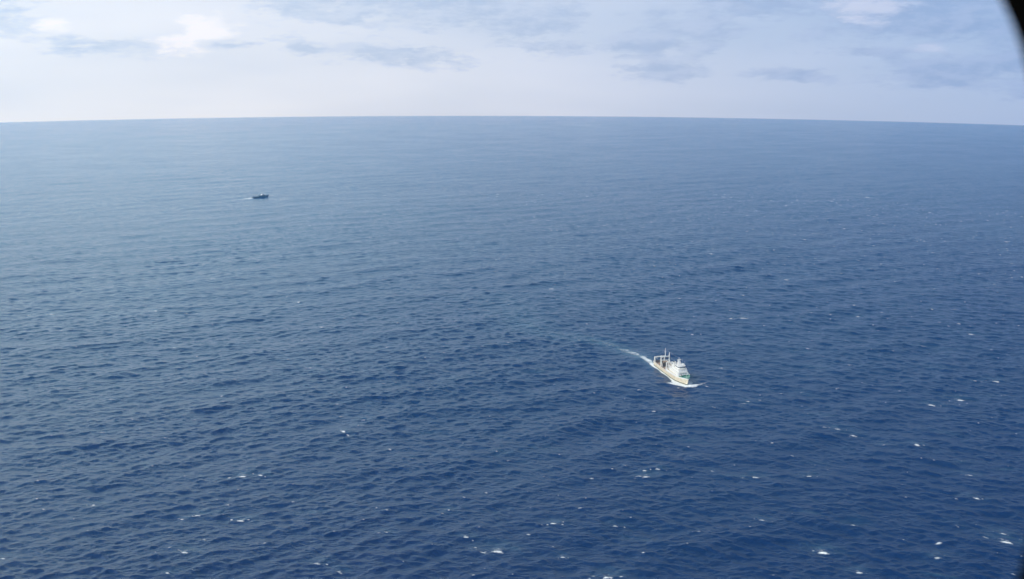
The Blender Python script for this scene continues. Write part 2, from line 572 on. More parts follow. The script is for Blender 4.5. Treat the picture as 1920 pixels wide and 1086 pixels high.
# winding: azimuth grows clockwise, so reverse for upward normals
quads = quads[:, ::-1]
jj = np.arange(NA)
tris = np.stack([(jj + 1) % NA, jj, np.full(NA, NR * NA)], axis=-1)[:, ::-1]
me = bpy.data.meshes.new('sea')
me.vertices.add(len(verts))
me.vertices.foreach_set('co', verts.ravel())
nl = quads.size + tris.size
me.loops.add(nl)
me.loops.foreach_set('vertex_index', np.concatenate([quads.ravel(), tris.ravel()]).astype(np.int32))
me.polygons.add(len(quads) + len(tris))
starts = np.concatenate([np.arange(len(quads)) * 4, len(quads) * 4 + np.arange(len(tris)) * 3]).astype(np.int32)
me.polygons.foreach_set('loop_start', starts)
me.polygons.foreach_set('use_smooth', np.ones(len(starts), dtype=bool))
for nm, arr in (('foam', FOAM), ('aerated', AER)):
    at = me.attributes.new(nm, 'FLOAT', 'POINT')
    at.data.foreach_set('value', np.concatenate([arr.ravel(), [0]]).astype(np.float32))
me.update(calc_edges=True)
me.validate()
print('sea verts', len(verts), 'up', me.polygons[NA * 50 + 5].normal[:])

m = bpy.data.materials.new('sea_water')
m.use_nodes = True
nt = m.node_tree
nt.nodes.clear()
N = NB(nt)
geo = N.node('ShaderNodeNewGeometry')
pos = geo.outputs['Position']
fa = N.node('ShaderNodeAttribute', attribute_name='foam').outputs['Fac']
ae = N.node('ShaderNodeAttribute', attribute_name='aerated').outputs['Fac']
# drift the noise so the foam breaks into lace
fn = N.noise(N.vm('MULTIPLY', pos, (0.55, 1.0, 0.0)), 0.85, 5.0, 0.7)
fn2 = N.noise(N.vm('MULTIPLY', pos, (0.35, 0.6, 0.0)), 0.45, 3.0, 0.6)
ff = N.m('ADD', fa, N.m('MULTIPLY', N.m('SUBTRACT', fn, 0.5), 1.55))
foam = N.m('MULTIPLY', N.smooth(ff, 0.34, 1.08), 0.90)
# large patches of slightly different water: plankton and wind streaks
patch = N.noise(N.vm('MULTIPLY', pos, (1.0, 0.6, 0.0)), 0.0016, 3.0, 0.55, 0.3)
streak = N.noise(N.vm('MULTIPLY', pos, (0.7, 1.3, 0.0)), 0.006, 4.0, 0.6, 0.4)
deep = N.mix(patch, (0.001, 0.009, 0.075, 1), (0.001, 0.027, 0.082, 1))
deep = N.mix(N.m('MULTIPLY', ae, N.smooth(fn2, 0.35, 0.65, 0.15, 0.85)), deep, (0.075, 0.16, 0.21, 1))
ripple1 = N.noise(N.vm('MULTIPLY', pos, (0.7, 1.25, 1.0)), 0.75, 5.0, 0.62, 0.4)
ripple2 = N.noise(N.vm('MULTIPLY', pos, (0.8, 1.3, 1.0)), 0.16, 4.0, 0.6, 0.3)
b1 = N.node('ShaderNodeBump')
b1.inputs['Strength'].default_value = 1.0
b1.inputs['Distance'].default_value = 1.0
hsum = N.m('ADD', N.m('MULTIPLY', ripple1, 0.32), N.m('MULTIPLY', ripple2, 1.1))
hsum = N.m('ADD', hsum, N.m('MULTIPLY', foam, 0.10))
nt.links.new(hsum, b1.inputs['Height'])
wat = N.node('ShaderNodeBsdfPrincipled')
nt.links.new(deep, wat.inputs['Base Color'])
wat.inputs['IOR'].default_value = 1.333
nt.links.new(N.smooth(streak, 0.3, 0.7, 0.14, 0.19), wat.inputs['Roughness'])
nt.links.new(b1.outputs[0], wat.inputs['Normal'])
fo = N.node('ShaderNodeBsdfDiffuse')
fo.inputs['Color'].default_value = (0.80, 0.84, 0.86, 1)
nt.links.new(b1.outputs[0], fo.inputs['Normal'])
mx = N.node('ShaderNodeMixShader')
nt.links.new(foam, mx.inputs[0])
nt.links.new(wat.outputs[0], mx.inputs[1])
nt.links.new(fo.outputs[0], mx.inputs[2])
om = N.node('ShaderNodeOutputMaterial')
nt.links.new(mx.outputs[0], om.inputs[0])
me.materials.append(m)
sea = bpy.data.objects.new('water', me)
C.objects.link(sea)
tag(sea, 'dark blue choppy open sea with small whitecaps', 'sea', kind='structure')


# ------------------------------------------------------------------ materials
def paint(name, col, rough=0.45, rust=None, amount=0.3, scale=0.5, metallic=0.0, vary=0.12):
    m = bpy.data.materials.new(name)
    m.use_nodes = True
    nt = m.node_tree
    b = nt.nodes['Principled BSDF']
    N = NB(nt)
    tcn = N.node('ShaderNodeTexCoord').outputs['Object']
    n1 = N.noise(tcn, scale, 5.0, 0.6)
    dark = tuple(v * (1 - vary * 2) for v in col) + (1,)
    c = N.mix(N.smooth(n1, 0.3, 0.75), tuple(col) + (1,), dark)
    if rust:
        n2 = N.noise(N.vm('MULTIPLY', tcn, (1.0, 1.0, 0.22)), scale * 2.4, 5.0, 0.7)
        c = N.mix(N.smooth(n2, 0.66 - amount * .4, 0.78 - amount * .2), c, tuple(rust) + (1,))
    nt.links.new(c, b.inputs['Base Color'])
    b.inputs['Roughness'].default_value = rough
    b.inputs['Metallic'].default_value = metallic
    return m


RUST = (0.20, 0.09, 0.04)
M = {
    'cream': paint('cream_paint', (0.76, 0.66, 0.50), 0.5, (0.40, 0.27, 0.16), 0.5, 0.25),
    'white': paint('white_paint', (0.74, 0.73, 0.72), 0.4, (0.48, 0.36, 0.28), 0.35, 0.3, vary=.05),
    'gantry': paint('pale_gantry_paint', (0.78, 0.76, 0.72), 0.45, (0.45, 0.30, 0.22), 0.3, 0.6),
    'green_deck': paint('pale_green_deck_paint', (0.30, 0.52, 0.44), 0.7, (0.45, 0.42, 0.36), 0.25, 0.3),
    'green': paint('dark_green_paint', (0.012, 0.16, 0.085), 0.5, None),
    'olive': paint('olive_bottom_paint', (0.11, 0.11, 0.05), 0.6, (0.04, 0.05, 0.03), 0.3, 0.4),
    'deck': paint('worn_deck_planks', (0.42, 0.33, 0.25), 0.8, (0.22, 0.15, 0.10), 0.4, 0.4),
    'net': paint('dark_net_twine', (0.055, 0.038, 0.025), 0.95, (0.03, 0.045, 0.035), 0.4, 2.0),
    'tan_net': paint('tan_net_twine', (0.36, 0.27, 0.18), 0.95, (0.20, 0.12, 0.07), 0.5, 2.0),
    'brown': paint('rusty_machinery', (0.14, 0.075, 0.04), 0.8, (0.06, 0.035, 0.02), 0.4, 1.2),
    'glass': paint('dark_window_glass', (0.015, 0.025, 0.035), 0.08),
    'metal': paint('grey_steel', (0.35, 0.36, 0.38), 0.4, None, metallic=0.4),
    'navy': paint('dark_grey_hull_paint', (0.17, 0.21, 0.25), 0.5, None),
    'greydeck': paint('grey_deck_paint', (0.10, 0.13, 0.15), 0.7, None),
    'orange': paint('orange_plastic', (0.75, 0.20, 0.03), 0.5, None),
    'black': paint('black_paint', (0.02, 0.02, 0.022), 0.6, None),
    'mauve': paint('dull_red_paint', (0.30, 0.16, 0.15), 0.6, None),
}


class MB:
    def __init__(self):
        self.bm = bmesh.new()

    def box(self, c, s, rz=0.0, taper=1.0, ry=0.0):
        r = bmesh.ops.create_cube(self.bm, size=1.0)
        R = Matrix.Rotation(rz, 3, 'Z') @ Matrix.Rotation(ry, 3, 'Y')
        for v in r['verts']:
            k = taper if v.co.z > 0 else 1.0
            p = Vector((v.co.x * s[0] * k, v.co.y * s[1] * k, v.co.z * s[2]))
            v.co = R @ p + Vector(c)
        return self

    def bar(self, a, b, r0, r1=None, seg=10):
        a = Vector(a); b = Vector(b)
        r1 = r0 if r1 is None else r1
        d = b - a
        r = bmesh.ops.create_cone(self.bm, cap_ends=True, segments=seg, radius1=r0, radius2=r1, depth=d.length)
        q = d.normalized().to_track_quat('Z', 'Y').to_matrix()
        for v in r['verts']:
            v.co = q @ v.co + (a + b) / 2
        return self

    def ball(self, c, r, sc=(1, 1, 1)):
        q = bmesh.ops.create_uvsphere(self.bm, u_segments=14, v_segments=9, radius=r)
        for v in q['verts']:
            v.co = Vector((v.co.x * sc[0], v.co.y * sc[1], v.co.z * sc[2])) + Vector(c)
        return self

    def prism(self, prof, y0, y1):
        """side profile in x,z pushed from y0 to y1"""
        a = [self.bm.verts.new((x, y0, z)) for x, z in prof]
        b = [self.bm.verts.new((x, y1, z)) for x, z in prof]
        n = len(prof)
        self.bm.faces.new(a)
        self.bm.faces.new(b[::-1])
        for k in range(n):
            self.bm.faces.new((a[k], b[k], b[(k + 1) % n], a[(k + 1) % n]))
        return self

    def plan(self, pts, z0, z1):
        a = [self.bm.verts.new((x, y, z0)) for x, y in pts]
        b = [self.bm.verts.new((x, y, z1)) for x, y in pts]
        n = len(pts)
        self.bm.faces.new(a)
        self.bm.faces.new(b[::-1])
        for k in range(n):
            self.bm.faces.new((a[k], b[k], b[(k + 1) % n], a[(k + 1) % n]))
        return self

    def build(self, name, mat_, parent=None, smooth=False, bevel=0.0, label=None):
        bm = self.bm
        if bevel:
            es = [e for e in bm.edges if len(e.link_faces) == 2 and e.calc_face_angle(0) > 0.6]
            bmesh.ops.bevel(bm, geom=es, offset=bevel, segments=2, affect='EDGES', profile=0.5)
        bmesh.ops.recalc_face_normals(bm, faces=bm.faces)
        me = bpy.data.meshes.new(name)
        bm.to_mesh(me)
        bm.free()
        if smooth:
            for p in me.polygons:
                p.use_smooth = True
        me.materials.append(mat_)
        o = bpy.data.objects.new(name, me)
        C.objects.link(o)
        if parent:
            o.parent = parent
        if label:
            o['label'] = label
        return o


# ------------------------------------------------------------------ hull builder
def hull_rows(L, hbf, zs, flare, rake, nx=48):
    """rows of points (one per height) from stern to stem for one side"""
    rows = []
    for (z, wide, ext) in zs:
        row = []
        for k in range(nx + 1):
            t = k / nx
            t = 1 - (1 - t) ** 1.5
            x = t * (L + ext)
            row.append((x, hbf(t, wide), z(t) if callable(z) else z))
        rows.append(row)
    return rows


def loft_hull(rows, closed_top=False):
    bm = bmesh.new()
    full = []
    for row in rows:
        ring = [bm.verts.new((x, y, z)) for x, y, z in row]            # port
        ring2 = [bm.verts.new((x, -y, z)) for x, y, z in row[:-1]]     # starboard
        full.append((ring, ring2))
    for (a, a2), (b, b2) in zip(full[:-1], full[1:]):
        n = len(a)
        for k in range(n - 1):
            bm.faces.new((a[k], a[k + 1], b[k + 1], b[k]))
        aa = a2 + [a[-1]]
        bb = b2 + [b[-1]]
        for k in range(n - 1):
            bm.faces.new((aa[k + 1], aa[k], bb[k], bb[k + 1]))
        bm.faces.new((a2[0], a[0], b[0], b2[0]))   # transom
    return bm, full


# ================================================================== the trawler
L = SHIP_L
trawler = empty('trawler', 'cream and white stern trawler with gantries and a pale green foredeck', 'fishing ship')


def tb(t, wide):
    """half breadth at fraction t for a fullness class"""
    if t < 0.58:
        e = 1.0 - 0.10 * max(0, (0.12 - t) / 0.12) ** 2
    else:
        u = (t - 0.58) / 0.42
        e = 1 - u ** (2.3 + 1.6 * wide)
    return BEAM * (0.88 + 0.12 * wide) * max(e, 0.0)


def sheer(base, rise):
    return lambda t: base + rise * max(0.0, (t - 0.35) / 0.65) ** 2


ZK = -2.0
# boot top
rows = hull_rows(L, tb, [(ZK, -0.4, -6), (0.0, 0.0, -3.0), (1.15, 0.12, -2.0)], 0, 0)
bm, _ = loft_hull(rows)
h_ = MB(); h_.bm.free(); h_.bm = bm
hull_low = h_.build('boot_top', M['olive'], None, smooth=True, label='olive dark band along the waterline')
fore = 0.46          # forecastle begins here
rows = hull_rows(L, tb, [(1.15, 0.12, -2.0), (2.4, 0.4, -1.2), (sheer(4.7, 1.2), 0.8, -0.3)], 0, 0)
bm, full = loft_hull(rows)
h_ = MB(); h_.bm.free(); h_.bm = bm
hull = h_.build('hull', M['cream'], trawler, smooth=True)
hull_low.parent = hull
# forecastle sides: from the main rail up, forward part only
nx = 48
bm = bmesh.new()
k0 = 0
rowA, rowB, rowC = [], [], []
for k in range(nx + 1):
    t = 1 - (1 - k / nx) ** 1.5
    if t < fore:
        continue
    rowA.append((t * (L - 0.3), tb(t, 0.8), sheer(4.7, 1.2)(t)))
    rowB.append((t * (L + 0.5), tb(t, 1.0), sheer(6.9, 0.8)(t)))
for sgn in (1, -1):
    A = [bm.verts.new((x, y * sgn, z)) for x, y, z in rowA]
    B = [bm.verts.new((x, y * sgn, z)) for x, y, z in rowB]
    for k in range(len(A) - 1):
        bm.faces.new((A[k], A[k + 1], B[k + 1], B[k]))
bmesh.ops.remove_doubles(bm, verts=bm.verts, dist=0.001)
h_ = MB(); h_.bm.free(); h_.bm = bm
fc = h_.build('forecastle', M['white'], trawler, smooth=True)
# decks
def deck_poly(t0, t1, wide, zf, inset, ext, thick, name, mat_, parent):
    pts = []
    ks = [t0 + (t1 - t0) * k / 24 for k in range(25)]
    b = MB()
    top_s, top_p, bot_s, bot_p = [], [], [], []
    for t in ks:
        y = max(tb(t, wide) - inset, 0.02)
        x = t * (L + ext)
        z = zf(t)
        top_s.append(b.bm.verts.new((x, -y, z))); top_p.append(b.bm.verts.new((x, y, z)))
        bot_s.append(b.bm.verts.new((x, -y, z - thick))); bot_p.append(b.bm.verts.new((x, y, z - thick)))
    f = b.bm.faces.new
    for k in range(24):
        f((top_s[k], top_s[k + 1], top_p[k + 1], top_p[k]))
        f((bot_s[k], bot_p[k], bot_p[k + 1], bot_s[k + 1]))
        f((top_s[k], bot_s[k], bot_s[k + 1], top_s[k + 1]))
        f((top_p[k], top_p[k + 1], bot_p[k + 1], bot_p[k]))
    f((top_s[0], top_p[0], bot_p[0], bot_s[0]))
    f((top_s[24], bot_s[24], bot_p[24], top_p[24]))
    return b.build(name, mat_, parent)


deck_poly(0.02, fore, 0.6, lambda t: 3.3, 0.12, -1, .2, 'working_deck', M['deck'], trawler)
deck_poly(fore + .002, 0.80, 1.0, lambda t: sheer(6.1, 0.8)(t), 0.16, 0, .2, 'side_deck', M['cream'], trawler)
deck_poly(0.801, 0.985, 1.0, lambda t: sheer(6.1, 0.8)(t), 0.16, 0, .2, 'foredeck', M['green_deck'], trawler)


def rail_strip(t0, t1, wide, zf, ext, w, h, name, mat_, parent, n=40):
    b = MB()
    for sgn in (1, -1):
        prev = None
        for k in range(n + 1):
            t = t0 + (t1 - t0) * k / n
            y = tb(t, wide) * sgn
            x = t * (L + ext)
            z = zf(t)
            yi = (abs(y) - w) * sgn if abs(y) > w else 0
            cur = [b.bm.verts.new(p) for p in ((x + .05, y * 1.01, z - h), (x + .05, y * 1.01, z + .08), (x - w * .3, yi, z + .08), (x - w * .3, yi, z - h))]
            if prev:
                for a in range(4):
                    b.bm.faces.new((prev[a], prev[(a + 1) % 4], cur[(a + 1) % 4], cur[a]))
            prev = cur
    return b.build(name, mat_, parent)


rail_strip(0.0, fore - .004, 0.8, sheer(4.7, 1.2), -0.3, .28, .12, 'bulwark_rail', M['gantry'], trawler)
rail_strip(0.86, 1.0, 1.0, sheer(6.9, 0.8), 0.5, .45, .45, 'bow_rail', M['green'], fc)
rail_strip(fore, 0.859, 1.0, sheer(6.9, 0.8), 0.5, .2, .12, 'side_rail', M['white'], fc)
# breakwater across the foredeck, a dark green V
b = MB()
b.box((L * .885, -1.75, 7.45), (.22, 3.5, 1.3), rz=math.radians(14)).box((L * .885, 1.75, 7.45), (.22, 3.5, 1.3), rz=math.radians(-14))
b.build('breakwater', M['green'], trawler)

# bulkhead at the break of the forecastle with doors
b = MB(); b.box((L * fore, 0, 5.0), (.3, BEAM * 1.96, 3.6)).build('bulkhead', M['white'], trawler)
for y in (-3.4, 3.4):
    MB().box((L * fore - .19, y, 4.35), (.08, .9, 1.9)).build('door', M['mauve'], trawler)

# stern ramp gantry
g = MB()
for y in (-5.0, 5.0):
    g.box((1.2, y, 5.7), (1.3, 1.1, 5.4), taper=.8)
g.box((1.2, 0, 8.6), (1.1, 10.8, .8))
for y in (-3, 3):
    g.bar((1.2, y, 8.2), (1.9, y, 6.9), .22)
g.build('stern_gantry', M['gantry'], trawler, bevel=.06)
for y in (-2.6, 2.6):
    MB().bar((.55, y - .25, 7.4), (.55, y + .25, 7.4), .55, seg=14).build('trawl_block', M['brown'], trawler)
# nets heaped on the after deck
rn = random.Random(3)
def heap(cx, cy, lx, ly, h, name='net_heap', mat_=None):
    b = MB()
    for k in range(16):
        x = cx + rn.uniform(-.5, .5) * lx; y = cy + rn.uniform(-.5, .5) * ly
        rr = rn.uniform(.5, 1.0)
        b.ball((x, y, 3.3 + rn.uniform(.1, .5) * h), rr, (1.3, 1.2, rn.uniform(.5, .8) * h / 1.1))
    o = b.build(name, mat_ or M['net'], trawler, smooth=True)
    return o
heap(5.5, .5, 4.5, 6.0, 1.6)
heap(19.0, -.5, 5.0, 6.0, 1.7)
heap(10.8, 2.0, 3.0, 4.0, 1.1)
heap(3.8, -2.6, 2.6, 3.6, 3.0)
heap(17.2, -1.2, 2.0, 4.4, 4.6)
heap(25.6, .6, 2.4, 5.0, 2.2)
heap(10.8, -3.4, 3.4, 2.6, 2.2, mat_=M['tan_net'])
heap(24.4, -3.6, 2.4, 2.6, 2.0, mat_=M['tan_net'])
heap(7.6, 3.0, 2.6, 3.2, 2.6, mat_=M['tan_net'])
heap(20.6, 3.2, 2.6, 2.6, 2.8, mat_=M['tan_net'])

# after gantry with the tall aftermast
g = MB()
for y in (-4.2, 4.2):
    g.box((15.0, y, 8.0), (1.3, 1.15, 9.6), taper=.75)
    g.bar((15.0, y, 10.5), (19.2, y, 3.6), .2)
g.box((15.0, 0, 12.6), (.95, 9.4, .75))
g.box((15.0, 0, 9.0), (.5, 8.0, .4))
ag = g.build('after_gantry', M['gantry'], trawler, bevel=.05)
a = MB()
a.bar((15, 0, 12.9), (15, 0, 20.2), .38, .16).bar((15, -1.5, 17.4), (15, 1.5, 17.4), .1).bar((15, 0, 18.9), (15, 0, 21.2), .08)
a.build('aftermast', M['white'], trawler)
MB().bar((15, 4.2, 12.8), (15, 4.4, 16.4), .36, .22).bar((15, 4.3, 15.9), (17.8, 2.2, 13.4), .16).build('derrick_post', M['white'], trawler)
MB().bar((15, -4.2, 12.8), (15, -4.2, 14.4), .3, .2).build('derrick_post', M['white'], trawler)
for y in (-2, 0, 2):
    MB().bar((15.6, y - .3, 11.6), (15.6, y + .3, 11.6), .45, seg=14).build('trawl_block', M['brown'], trawler)

# middle gantry
g = MB()
for y in (-4.5, 4.5):
    g.box((29.3, y, 7.3), (1.3, 1.15, 8.2), taper=.8)
    g.bar((29.3, y, 10.0), (25.9, y, 3.6), .18)
g.box((29.3, 0, 11.1), (1.0, 9.9, .75))
g.box((29.3, 0, 8.2), (.45, 8.4, .35))
g.build('middle_gantry', M['gantry'], trawler, bevel=.05)
for y in (-2.1, 2.1):
    MB().bar((29.9, y - .3, 9.9), (29.9, y + .3, 9.9), .42, seg=14).build('trawl_block', M['brown'], trawler)

# trawl winches and net drums on the working deck
for (x, y, r, w) in ((31.4, -3.0, 1.7, 3.6), (31.4, 2.8, 1.7, 3.6), (23.8, -2.6, .95, 2.2), (23.8, 2.6, .95, 2.2)):
    d = MB()
    d.bar((x, y - w / 2, 4.5), (x, y + w / 2, 4.5), r * .8, seg=20)
    o = d.build('net_drum', M['brown'], trawler, smooth=False)
    for s_ in (-1, 1):
        e = MB()
        e.bar((x, y + s_ * w / 2 - .08, 4.5), (x, y + s_ * w / 2 + .08, 4.5), r * 1.2, seg=22)
        e.box((x, y + s_ * (w / 2 + .25), 3.9), (1.2, .25, 1.3))
        e.build('drum_flange', M['net'], o)
for (x, y) in ((26.6, -4.9), (26.6, 4.9), (10.5, -4.7), (11.5, 4.7)):
    MB().box((x, y, 3.9), (1.5, .9, 1.2)).bar((x - .9, y, 4.4), (x + .9, y, 4.4), .35, seg=12).build('capstan', M['mauve'], trawler)
for (x, y) in ((8.0, -4.4), (20.6, -4.9), (21.8, -4.8)):
    MB().box((x, y, 3.75), (1.2, .8, .8)).build('fish_bin', M['brown'], trawler, bevel=.05)
MB().box((26.8, 0, 3.5), (2.4, 2.4, .5)).build('hatch_cover', M['gantry'], trawler, bevel=.06)
# bulwark stanchions
for x in range(3, 32, 3):
    for s_ in (-1, 1):
        MB().box((x, s_ * (BEAM - .45), 4.0), (.14, .3, 1.3)).build('stanchion', M['gantry'], trawler)

# superstructure: deckhouse, boat deck, wheelhouse
x0, x1 = 36.5, 58.5
h1 = MB().prism([(x0, 6.35), (x1, 6.35), (x1 - .9, 9.3), (x0 + .4, 9.3)], -4.9, 4.9).build('deckhouse', M['white'], trawler, bevel=.08)
bd = MB().plan([(x0 - .6, -5.3), (x1 - 2.6, -5.3), (x1 - .6, -4.0), (x1 - .2, 0), (x1 - .6, 4.0), (x1 - 2.6, 5.3), (x0 - .6, 5.3)], 9.31, 9.5).build('boat_deck', M['gantry'], trawler)
h2 = MB().prism([(40.5, 9.51), (57.0, 9.51), (56.2, 12.0), (40.8, 12.0)], -4.1, 4.1).build('upper_deckhouse', M['white'], trawler, bevel=.08)
MB().plan([(39.9, -4.6), (56.0, -4.6), (57.0, 0), (56.0, 4.6), (39.9, 4.6)], 12.01, 12.2).build('bridge_deck', M['gantry'], trawler)
pts = [(47.0, -3.7), (54.0, -3.7), (55.4, -2.6), (55.7, 0), (55.4, 2.6), (54.0, 3.7), (47.0, 3.7)]
wh = MB().plan(pts, 12.21, 14.7).build('wheelhouse', M['white'], trawler)
# window band panes standing a little proud of the wheelhouse walls
for k in range(len(pts) - 1):
    ax_, ay_ = pts[k]; bx_, by_ = pts[k + 1]
    n = max(1, round(math.hypot(bx_ - ax_, by_ - ay_) / 1.35))
    ang = math.atan2(by_ - ay_, bx_ - ax_)
    for q_ in range(n):
        f0 = (q_ + .5) / n
        cx_, cy_ = ax_ + (bx_ - ax_) * f0, ay_ + (by_ - ay_) * f0
        ln = math.hypot(bx_ - ax_, by_ - ay_) / n
        MB().box((cx_, cy_, 13.65), (ln * .74, .07, .95), rz=ang).build('window', M['glass'], wh)
MB().plan([(46.8, -3.85), (54.1, -3.85), (55.6, -2.7), (55.9, 0), (55.6, 2.7), (54.1, 3.85), (46.8, 3.85)], 14.71, 14.9).build('roof', M['white'], wh)
for (hh, ys_, z) in ((h1, 4.9, 8.0), (h2, 4.1, 10.9)):
    xa, xb = (37, 56) if hh is h1 else (42, 54.5)
    for s_ in (-1, 1):
        xk = xa
        while xk < xb:
            MB().bar((xk, s_ * (ys_ - .02), z), (xk, s_ * (ys_ + .05), z), .26, seg=12).build('porthole', M['glass'], hh)
            xk += 2.7
for y in (-3.2, -1.6, 0, 1.6, 3.2):
    MB().box((x1 - .45, y, 8.3), (.08, .75, .6), ry=math.radians(-17)).build('window', M['glass'], h1)
# foremast above the wheelhouse: broad white plated mast
fm = MB()
fm.box((47.6, 0, 16.6), (2.3, 2.6, 4.6), taper=.62)
fm.bar((47.6, 0, 18.8), (47.6, 0, 21.2), .3, .14)
fm.box((47.9, 0, 18.9), (1.4, 3.6, .18))
fmast = fm.build('foremast', M['white'], trawler, bevel=.05)
MB().box((49.0, 0, 19.5), (.3, 2.9, .35)).bar((49, 0, 19.0), (49, 0, 19.5), .12).build('radar_scanner', M['white'], fmast)
MB().box((47.7, 0, 18.0), (.3, 2.0, .25), rz=.6).build('radar_scanner', M['white'], fmast)
MB().ball((51.6, 2.6, 15.6), .75).bar((51.6, 2.6, 14.9), (51.6, 2.6, 15.3), .3).build('satellite_dome', M['white'], wh, smooth=True)
MB().ball((51.8, -2.8, 15.4), .5).bar((51.8, -2.8, 14.9), (51.8, -2.8, 15.2), .2).build('satellite_dome', M['white'], wh, smooth=True)
for (x, y) in ((46.2, 3.9), (46.2, -3.9), (53.0, 3.2)):
    MB().bar((x, y, 14.9), (x, y, 19.0), .06, .03, seg=6).build('whip_antenna', M['white'], wh)
# funnels abaft the bridge
for y in (-3.0, 3.0):
    fu = MB().box((42.6, y, 13.9), (2.4, 1.5, 3.4), taper=.82).build('funnel', M['gantry'], trawler, bevel=.12)
    MB().box((42.6, y, 15.75), (2.0, 1.28, .28)).build('funnel_cap', M['black'], fu)
for (x, y, zt) in ((34.2, -4.9, 12.6), (34.2, 4.9, 12.6), (38.6, -3.2, 14.2), (38.6, 3.2, 14.2)):
    MB().bar((x, y, 6.3), (x, y, zt), .38, .24, seg=12).bar((x, y, zt - .5), (x - 3.4, y * .8, zt - 2.6), .13, .09, seg=8).build('derrick_post', M['white'], trawler)
for (x, y, sx3, sy3, sz3, mk) in ((9.0, 3.8, 2.2, 1.6, 1.6, 'mauve'), (13.0, -2.2, 1.6, 1.4, 1.5, 'cream'), (21.5, 3.6, 2.4, 1.8, 1.9, 'cream'), (22.0, 0.2, 1.6, 1.6, 1.3, 'mauve'), (33.0, 0, 1.4, 2.2, 2.2, 'cream')):
    MB().box((x, y, 3.3 + sz3 / 2), (sx3, sy3, sz3), taper=.9).build('deck_locker', M[mk], trawler, bevel=.06)
for (x, y) in ((59.3, -2.6), (37.5, -2.6), (38.2, 1.0), (44.4, 0.4)):
    zb = 6.6 if x > 58 else (9.6 if x < 40 else 12.2)
    MB().bar((x, y, zb), (x, y, zb + 1.3), .3, seg=12).bar((x - .3, y, zb + 1.3), (x + .5, y, zb + 1.3), .38, seg=12).build('cowl_vent', M['mauve'], trawler)
# lifeboat on the port side and rafts
lb = MB().ball((38.2, 4.4, 10.6), 1.0, (2.4, .95, .85)).build('lifeboat', M['orange'], trawler, smooth=True)
for x in (36.4, 40.0):
    MB().bar((x, 3.6, 9.5), (x, 3.6, 12.0), .1).bar((x, 3.6, 12.0), (x, 4.6, 12.3), .1).build('davit', M['gantry'], lb)
for x in (36.5, 38.0):
    MB().bar((x, -4.6, 10.1), (x + 1.1, -4.6, 10.1), .42, seg=14).build('life_raft', M['white'], trawler)
# rails on the decks
def railing(pts, z, name='guard_rail', par=trawler):
    b = MB()
    for (xa, ya), (xb, yb) in zip(pts[:-1], pts[1:]):
        for hz in (.55, 1.05):
            b.bar((xa, ya, z + hz), (xb, yb, z + hz), .05, seg=5)
        n = max(1, int(math.hypot(xb - xa, yb - ya) / 1.6))
        for k in range(n + 1):
            x = xa + (xb - xa) * k / n; y = ya + (yb - ya) * k / n
            b.bar((x, y, z), (x, y, z + 1.05), .05, seg=5)
    return b.build(name, M['white'], par)
railing([(56, -5.2), (34.6, -5.2), (34.6, 5.2), (56, 5.2)], 9.5)
railing([(46, -4.5), (40.1, -4.5), (40.1, 4.5), (46, 4.5)], 12.2)
# foredeck gear
for y in (-1.6, 1.6):
    MB().box((61.0, y, 7.0), (1.4, 1.0, .9)).bar((61, y - .9, 7.4), (61, y + .9, 7.4), .45, seg=14).build('anchor_windlass', M['green'], trawler)
MB().bar((65.2, 0, 6.8), (65.2, 0, 11.2), .16, .08).build('jackstaff', M['white'], trawler)
MB().box((59.6, 3.0, 7.0), (1.0, 1.0, .8)).build('vent_box', M['white'], trawler, bevel=.05)
for s_ in (-1, 1):
    MB().box((L - 6.6, s_ * 3.02, 4.3), (1.2, .5, 1.3), rz=s_ * -.5).build('anchor', M['black'], trawler)
# rigging
r_ = MB()
for a, b_ in (((15, 0, 19.5), (47.6, 0, 20.2)), ((15, 0, 19.5), (1.2, -3, 9.0)), ((15, 0, 19.5), (1.2, 3, 9.0)), ((47.6, 0, 20.2), (66, 0, 9.0)),
              ((15, 0, 16.5), (29.3, -4, 11.4)), ((15, 0, 16.5), (29.3, 4, 11.4))):
    r_.bar(a, b_, .05, seg=5)
r_.build('rigging', M['metal'], trawler)
trawler.location = (P_STERN.x, P_STERN.y, P_STERN.z - 0.15)
trawler.rotation_euler = (math.radians(1.0), math.radians(-0.6), ship_a)

# ================================================================== the far patrol boat
FL = FAR_L
boat = empty('patrol_boat', 'small dark grey patrol boat far off with a pale wheelhouse and a faint wake', 'boat')
FB = 4.2


def fb(t, wide):
    e = 1.0 if t < .5 else 1 - ((t - .5) / .5) ** 2.2
    return FB * (.8 + .2 * wide) * max(e, 0)


def loft_simple(Lf, zs, name, mat_, parent):
    rows = []
    for z, wide, ext in zs:
        rows.append([((1 - (1 - k / 30) ** 1.4) * (Lf + ext), fb(1 - (1 - k / 30) ** 1.4, wide), z(1 - (1 - k / 30) ** 1.4)) for k in range(31)])
    bm, _ = loft_hull(rows)
    # close the deck just below the rail
    h_ = MB(); h_.bm.free(); h_.bm = bm
    return h_.build(name, mat_, parent, smooth=True)


